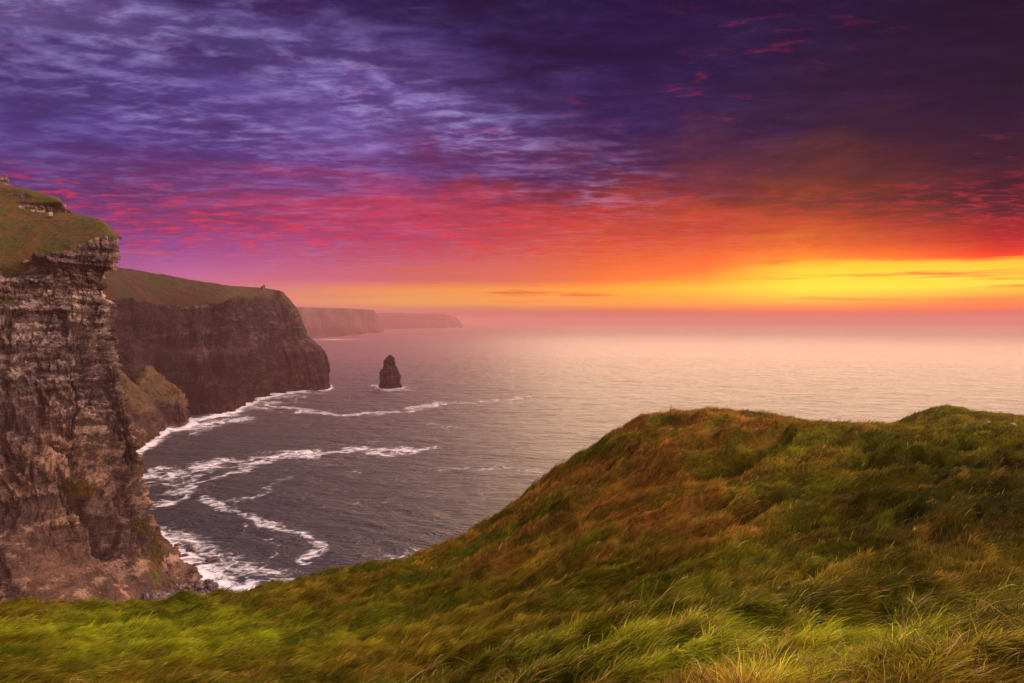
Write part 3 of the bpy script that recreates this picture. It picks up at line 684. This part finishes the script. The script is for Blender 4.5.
# ------------------------------------------------------------------ foreground hill (grass covered)
# per photo column: (ground distance, photo row) from the bottom of the frame to the skyline, then beyond
GROUND_COLS = {
 -500: [(2, 1100), (8, 760), (14, 690), (22, 640), (30, 618), (36, 640), (46, 900), (120, 700)],
 -60:  [(2, 1050), (8, 735), (13, 680), (20, 642), (29, 614), (34, 640), (44, 900), (120, 700)],
 100:  [(2, 1020), (7, 745), (12, 680), (20, 638), (29, 605), (34, 630), (44, 900), (120, 700)],
 260:  [(2, 1000), (6, 745), (11, 675), (19, 625), (30, 589), (35, 615), (45, 850), (120, 700)],
 350:  [(2, 980), (5.5, 745), (11, 668), (19, 610), (31, 570), (36, 600), (46, 800), (120, 690)],
 430:  [(2, 960), (5, 740), (11, 655), (19, 592), (33, 552), (39, 575), (48, 750), (120, 690)],
 500:  [(2, 940), (4.6, 735), (11, 640), (19, 572), (35, 511), (43, 530), (55, 700), (120, 680)],
 560:  [(2, 930), (4.3, 730), (11, 630), (20, 548), (37, 469), (47, 485), (62, 650), (120, 660)],
 600:  [(2, 925), (4.2, 722), (11, 622), (21, 530), (40, 439), (50, 452), (68, 600), (120, 640)],
 640:  [(2, 920), (4.1, 715), (11, 612), (21, 518), (42, 420), (54, 432), (75, 560), (125, 620)],
 700:  [(2, 915), (4.0, 710), (11, 600), (21, 505), (44, 409), (60, 420), (85, 520), (130, 600)],
 780:  [(2, 915), (4.0, 708), (11, 594), (21, 502), (45, 414), (62, 423), (90, 480), (130, 560)],
 870:  [(2, 915), (4.0, 710), (11, 592), (21, 500), (46, 423), (64, 432), (95, 436), (130, 500)],
 905:  [(2, 915), (4.0, 711), (11, 592), (21, 500), (46, 425), (64, 432), (95, 420), (130, 440)],
 940:  [(2, 915), (4.0, 712), (11, 592), (21, 500), (46, 426), (64, 432), (95, 403), (135, 428)],
 985:  [(2, 915), (4.0, 712), (11, 592), (21, 500), (46, 426), (64, 431), (95, 410), (135, 429)],
 1040: [(2, 915), (4.0, 714), (11, 594), (21, 502), (46, 427), (64, 431), (95, 416), (135, 428)],
 1500: [(2, 930), (4.0, 722), (11, 600), (21, 510), (46, 432), (64, 434), (95, 425), (135, 440)],
}
gc_px = np.array(sorted(GROUND_COLS)); gc_az = np.arctan((gc_px-CX)/F)
def col_profile(px):
    c = GROUND_COLS[px]; a = math.atan((px-CX)/F); rs = []; zs = []
    for (d, row) in c:
        Y = d*math.cos(a); p = pt(px, row, Y); rs.append(d); zs.append(p[2])
    return np.array(rs), np.array(zs)
LR = np.linspace(math.log(1.2), math.log(320), 260)
def hermite(x, xp, fp):
    m = np.gradient(fp, xp)
    i = np.clip(np.searchsorted(xp, x)-1, 0, len(xp)-2); h = xp[i+1]-xp[i]; t = np.clip((x-xp[i])/h, 0, 1)
    return (2*t**3-3*t**2+1)*fp[i]+(t**3-2*t**2+t)*h*m[i]+(-2*t**3+3*t**2)*fp[i+1]+(t**3-t**2)*h*m[i+1]
PROF = []
for p in gc_px:
    r_, z_ = col_profile(p)
    zz = hermite(np.exp(LR), r_, z_)
    rr_ = np.exp(LR); last = rr_ > r_[-1]
    zz[last] = z_[-1]-(rr_[last]-r_[-1])*1.6
    zz[rr_ < 2] = z_[0]
    PROF.append(zz)
PROF = np.array(PROF)                       # (columns, LR)
AZT = np.linspace(gc_az[0], gc_az[-1], 400)
PT = np.array([hermite(AZT, gc_az, PROF[:, k]) for k in range(len(LR))]).T
PT = np.clip(PT, -12, 300)
# a little smoothing in azimuth
ker = np.exp(-np.linspace(-2, 2, 13)**2); ker /= ker.sum()
PT = np.array([np.convolve(np.pad(PT[:, k], 6, mode='edge'), ker, 'valid') for k in range(PT.shape[1])]).T
def base_h(x, y):
    r = np.hypot(x, y); az = np.arctan2(x, y)
    azc = np.clip(az, AZT[0], AZT[-1])
    fi = (azc-AZT[0])/(AZT[1]-AZT[0]); i = np.clip(fi.astype(int), 0, len(AZT)-2); f = fi-i
    gj = (np.log(np.maximum(r, 1.2))-LR[0])/(LR[1]-LR[0]); j = np.clip(gj.astype(int), 0, len(LR)-2); g = np.clip(gj-j, 0, 1)
    h = (PT[i, j]*(1-f)*(1-g)+PT[i+1, j]*f*(1-g)+PT[i, j+1]*(1-f)*g+PT[i+1, j+1]*f*g)
    back = sst(math.radians(62), math.radians(120), np.abs(az))
    return h*(1-back)+(H-2.3-.02*r)*back
def flow(x, y):
    """direction the wind has combed the grass (unit vector in plan)"""
    r = np.hypot(x, y); az = np.degrees(np.arctan2(x, y))
    a = 62 - 34*sst(-12, 34, az) + 0*r
    a = 20 + 28*sst(30, -5, az)*sst(8, 25, r) + fbm(x/9, y/9, 0, 3, 601)*42 + fbm(x/1.6, y/1.6, 0, 2, 602)*60*sst(16, 6, r)
    a = np.radians(a)
    return np.cos(a), np.sin(a)
def tuss(x, y):
    """wind-combed tussock relief"""
    az = np.degrees(np.arctan2(x, y)); r = np.hypot(x, y)
    fx, fy = np.cos(np.radians(32)), np.sin(np.radians(32))
    wx = fbm(x/5, y/5, 0, 3, 610)*1.6; wy = fbm(x/5+7, y/5, 0, 3, 611)*1.6
    X = x+wx; Y = y+wy
    u = X*fx+Y*fy; v = -X*fy+Y*fx
    comb = ridged(u/11, v/2.1, 0, 2, 612)
    comb2 = ridged(u/3.2, v/.6, 4, 2, 613)
    lump = fbm(x/1.1, y/1.1, 0, 3, 614); lump2 = fbm(x/.42, y/.42, 0, 2, 615)
    hill = sst(-14, 6, az)
    a = (comb-.6)*1.15*(.3+.7*hill) + (comb2-.6)*.36*(.4+.6*hill) + lump*.40*(1-.92*hill) + lump2*.08*(1-.7*hill)
    a = a*sst(1.5, 7, r)*(1+.5*sst(18, 30, r))*(1-.6*sst(33, 46, r)) - .14 - .24*sst(16, 42, r)
    return a + fbm(x/14, y/14, 0, 2, 616)*.35*sst(8, 18, r)
def ground_h(x, y):
    h = base_h(x, y)
    return h + tuss(x, y)*sst(40, 110, h)
def patches(x, y):
    """colour of the turf plus painted shading streaks: returns green/olive/straw/rust weights -> rgb"""
    r = np.hypot(x, y); az = np.degrees(np.arctan2(x, y)); px = CX+F*x/np.maximum(y, .5)
    h = ground_h(x, y); row = 321+F*(H-h)/np.maximum(y, .5)
    rust = np.exp(-(((px-600)/150)**2+((row-500)/70)**2))*1.0 + np.exp(-(((px-720)/150)**2+((row-415)/30)**2))*.7 + np.exp(-(((px-460)/60)**2+((row-575)/25)**2))*.5
    n1 = fbm(x/4.5, y/4.5, 0, 4, 620); n2 = fbm(x/1.3, y/1.3, 0, 3, 621); 
    wx = fbm(x/5, y/5, 0, 3, 610)*1.6; wy = fbm(x/5+7, y/5, 0, 3, 611)*1.6
    uu = (x+wx)*.848+(y+wy)*.53; vv = -(x+wx)*.53+(y+wy)*.848
    n3 = fbm(uu/8, vv/.9, 0, 4, 622, .6)
    rustw = sst(.2, 1.3, rust + n1*.5 + n2*.3 + n3*1.1)*.85
    straw = sst(.1, .6, n2*.5+n3*.9+.05)
    lush = np.exp(-(((px-760)/260)**2+((row-665)/50)**2))+np.exp(-(((px-150)/260)**2+((row-640)/45)**2))*.8
    lush = sst(.25, 1.0, lush+n3*.6)
    G = np.array([.080, .082, .004]); LU = np.array([.21, .24, .008]); ST = np.array([.22, .13, .018]); RU = np.array([.22, .092, .016]); OL = np.array([.15, .105, .008])
    c = G[None]*(1-sst(-.3, .4, n1)[:, None])+OL[None]*sst(-.3, .4, n1)[:, None]
    c = c*(1-lush[:, None])+LU[None]*lush[:, None]
    c = c*(1-.55*straw[:, None])+ST[None]*.55*straw[:, None]
    c = c*(1-rustw[:, None])+RU[None]*rustw[:, None]
    st4 = fbm(uu/6+3, vv/.55, 0, 3, 640, .6)
    c = c*np.exp(1.1*st4*sst(-14, 2, az))[:, None]  # light and dark streaks painted in, standing in for shading on combed ridges
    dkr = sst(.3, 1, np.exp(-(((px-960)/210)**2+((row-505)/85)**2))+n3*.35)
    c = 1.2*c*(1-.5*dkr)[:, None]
    return c
def build_ground():
    az = np.radians(np.r_[np.linspace(-180, -47, 60), np.linspace(-46, 44, 1150), np.linspace(45, 180, 60)])
    r = np.r_[np.geomspace(.6, 3, 30)[:-1], np.geomspace(3, 60, 760), np.geomspace(60.5, 420, 200)]
    A, Rr = np.meshgrid(az, r, indexing='ij'); X = Rr*np.sin(A); Y = Rr*np.cos(A)
    Z = ground_h(X.ravel(), Y.ravel()).reshape(X.shape)
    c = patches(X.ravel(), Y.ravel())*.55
    m, T = mat('turf')
    out = T.new('ShaderNodeOutputMaterial'); b = T.new('ShaderNodeBsdfPrincipled'); T.l.new(b.outputs[0], out.inputs[0])
    P = T.new('ShaderNodeNewGeometry').outputs['Position']
    at = T.new('ShaderNodeAttribute', attribute_name='tint').outputs['Color']
    n = T.noise(P, 7, 5, .7)
    T.put(b, 'Base Color', T.mix(1.0, at, T.ramp(n, [(.3, (.5, .5, .5)), (.7, (1.3, 1.3, 1.3))]), 'MULTIPLY')); T.put(b, 'Roughness', 1.0); T.put(b, 'Specular IOR Level', .05)
    bp = T.new('ShaderNodeBump', ins={'Strength': .8, 'Distance': .06, 'Height': n}); T.l.new(bp.outputs[0], b.inputs['Normal'])
    V = np.stack([X, Y, Z], -1).reshape(-1, 3)
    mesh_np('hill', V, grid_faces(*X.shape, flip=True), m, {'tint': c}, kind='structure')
build_ground()

def build_grass(N):
    az0, az1 = math.radians(-43), math.radians(43)
    az = RNG.uniform(az0, az1, N); lr = RNG.uniform(math.log(2.6), math.log(112), N); r = np.exp(lr)
    # fewer where the slope has already fallen out of sight
    x = r*np.sin(az); y = r*np.cos(az); h = ground_h(x, y)
    row = 321+F*(H-h)/y; px = CX+F*x/y
    # visible test against the running skyline of the ground: drop hidden ones beyond the crest
    keep = (row < 760) & (h > 100)
    prof_az = np.linspace(az0, az1, 240); rr = np.geomspace(2.6, 115, 260)
    AA, RR = np.meshgrid(prof_az, rr, indexing='ij')
    hh = base_h(RR*np.sin(AA), RR*np.cos(AA)); el = (hh-H)/RR
    mx = np.maximum.accumulate(el, axis=1)
    ii = np.clip(((az-az0)/(az1-az0)*239).round().astype(int), 0, 239); jj = np.clip(((lr-math.log(2.6))/(math.log(115)-math.log(2.6))*259).astype(int), 0, 259)
    keep &= (h-H+.9)/r > mx[ii, jj]-.002
    x, y, h, r, az = x[keep], y[keep], h[keep], r[keep], az[keep]; n = len(x); px = px[keep]; row = row[keep]
    near_ = lambda q: sst(13, 5, q)
    fx, fy = flow(x, y)
    cs = .16+.012*r; cxi = np.floor((x+.3*fbm(x*1.5, y*1.5, 0, 2, 660))/cs); cyi = np.floor((y+.3*fbm(x*1.5+5, y*1.5, 0, 2, 661))/cs)
    cr = [hrand(cxi, cyi, 0, 670+k) for k in range(4)]
    ang = RNG.normal(0, .5, n)*(.5+1.0*near_(r)) + (cr[0]-.5)*1.7*(.45+.8*near_(r)); ca, sa = np.cos(ang), np.sin(ang)
    dx, dy = fx*ca-fy*sa, fx*sa+fy*ca
    near = sst(14, 4, r)
    L = RNG.uniform(.09, .24, n)*(1+.012*r)*(1+.5*(RNG.random(n) < .04))*(.7+.6*cr[1])
    long_ = RNG.random(n) < .05; L[long_] *= 1.5
    W = (.0030 + .00055*r)*RNG.uniform(.7, 1.3, n)
    lean = np.clip(RNG.normal(1.22, .2, n) + (cr[2]-.6)*.5, .2, 1.5)             # from vertical
    lean2 = lean+RNG.uniform(.15, .55, n)
    # slope vector so blades follow the ground
    e = .25; gx = (base_h(x+e, y)-base_h(x-e, y))/(2*e); gy = (base_h(x, y+e)-base_h(x, y-e))/(2*e)
    sl = np.clip(gx*dx+gy*dy, -1.2, 1.2)
    P0 = np.stack([x, y, h-.02], -1)
    def step(P, l, a): return P + np.stack([dx*np.sin(a)*l, dy*np.sin(a)*l, np.cos(a)*l+np.sin(a)*l*sl], -1)
    P1 = step(P0, L*.4, lean*.75); P2 = step(P1, L*.35, lean); P3 = step(P2, L*.3, lean2)
    sx, sy = -dy, dx
    tw = RNG.uniform(-.5, .9, n)
    S = np.stack([sx*np.cos(tw), sy*np.cos(tw), np.sin(tw)], -1)*W[:, None]*.5
    V = np.stack([P0-S, P0+S, P1-S*.9, P1+S*.9, P2-S*.65, P2+S*.65, P3], 1)      # 7 verts
    b = np.arange(n)[:, None]*7
    tris = np.concatenate([b+np.array([t]) for t in ((0, 1, 3), (0, 3, 2), (2, 3, 5), (2, 5, 4), (4, 5, 6))], 0)
    c = patches(x, y)
    v = np.exp(RNG.normal(0, 1, n)*(.24+.28*near)+(cr[3]-.5)*.7)[:, None]
    dry = (RNG.random(n) < .015+.14*near)[:, None]
    c = np.where(dry, np.array([[.40, .27, .085]]), c)*v
    c = np.clip(c*(1+RNG.normal(0, .08, (n, 3))), .003, .75)
    cc = np.repeat(c, 7, axis=0)
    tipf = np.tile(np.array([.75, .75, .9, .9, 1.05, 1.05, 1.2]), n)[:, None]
    m, T = mat('grass_blade')
    out = T.new('ShaderNodeOutputMaterial'); at = T.new('ShaderNodeAttribute', attribute_name='tint').outputs['Color']
    d = T.new('ShaderNodeBsdfPrincipled', ins={'Base Color': at, 'Roughness': .8, 'Specular IOR Level': .05}); t = T.new('ShaderNodeBsdfTranslucent', ins={'Color': T.vm('SCALE', at, 1.25)})
    mx_ = T.new('ShaderNodeMixShader', ins={0: .42}); T.l.new(d.outputs[0], mx_.inputs[1]); T.l.new(t.outputs[0], mx_.inputs[2]); T.l.new(mx_.outputs[0], out.inputs[0])
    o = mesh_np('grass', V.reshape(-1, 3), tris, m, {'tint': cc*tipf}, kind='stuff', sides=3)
    print('blades', n)
build_grass(2600000)

# ---- pale rocks on the far knoll and on the near cliff's brow
def pale_rock(px, row, Y, s, label):
    m = bpy.data.materials.get('pale_stone')
    if not m:
        m, T = mat('pale_stone')
        out = T.new('ShaderNodeOutputMaterial'); b = T.new('ShaderNodeBsdfPrincipled'); T.l.new(b.outputs[0], out.inputs[0])
        P = T.new('ShaderNodeNewGeometry').outputs['Position']
        T.put(b, 'Base Color', T.mix(T.noise(P, 2, 5, .7), (.2, .15, .13), (.42, .33, .29))); T.put(b, 'Roughness', .85)
    p = pt(px, row, Y)
    rock_fn('rock', tuple(p), (s, s*.8, s*.7), int(px) % 17+2, label, None, m, 'rock')
pale_rock(988, 424, 66, .30, 'pale stone lying in the grass below the far knoll at right')
pale_rock(1013, 425, 64, .22, 'small pale stone in grass near the right edge, right of the larger stone')
pale_rock(50, 214.5, 452, 1.7, 'white stone on the grassy brow of the near cliff')

def outcrop():
    p = pt(1, 182, 486)
    rock_fn('rock', tuple(p), (6.0, 4.0, 3.6), 5, 'squared dark rock outcrop on the skyline at the left edge above the near cliff', None, M_NEAR, 'rock')
outcrop()
# ------------------------------------------------------------------ haze
def haze():
    m, T = mat('haze')
    out = T.new('ShaderNodeOutputMaterial')
    v = T.new('ShaderNodeVolumePrincipled', ins={'Color': (.70, .33, .33), 'Density': 1/13000.0, 'Anisotropy': 0.0}); T.l.new(v.outputs[0], out.inputs['Volume'])
    a = 46000; z0, z1 = -40, 262
    V = [(x, y, z) for z in (z0, z1) for x, y in ((-a, -a), (a, -a), (a, a), (-a, a))]
    Fc = [(0, 3, 2, 1), (4, 5, 6, 7), (0, 1, 5, 4), (1, 2, 6, 5), (2, 3, 7, 6), (3, 0, 4, 7)]
    mesh_np('haze', np.array(V), np.array(Fc), m, smooth=False, kind='stuff')
haze()

# ------------------------------------------------------------------ render settings
vs = scene.view_settings; vs.view_transform = 'Standard'; vs.look = 'None'; vs.gamma = 1; vs.exposure = 0; vs.use_curve_mapping = False
cy = scene.cycles
cy.max_bounces = 5; cy.diffuse_bounces = 2; cy.glossy_bounces = 2; cy.transmission_bounces = 2; cy.volume_bounces = 1; cy.transparent_max_bounces = 4
cy.use_denoising = True; cy.sample_clamp_indirect = 4
for lt in scene.objects:
    if lt.type == 'EMPTY' and not lt.children: bpy.data.objects.remove(lt)
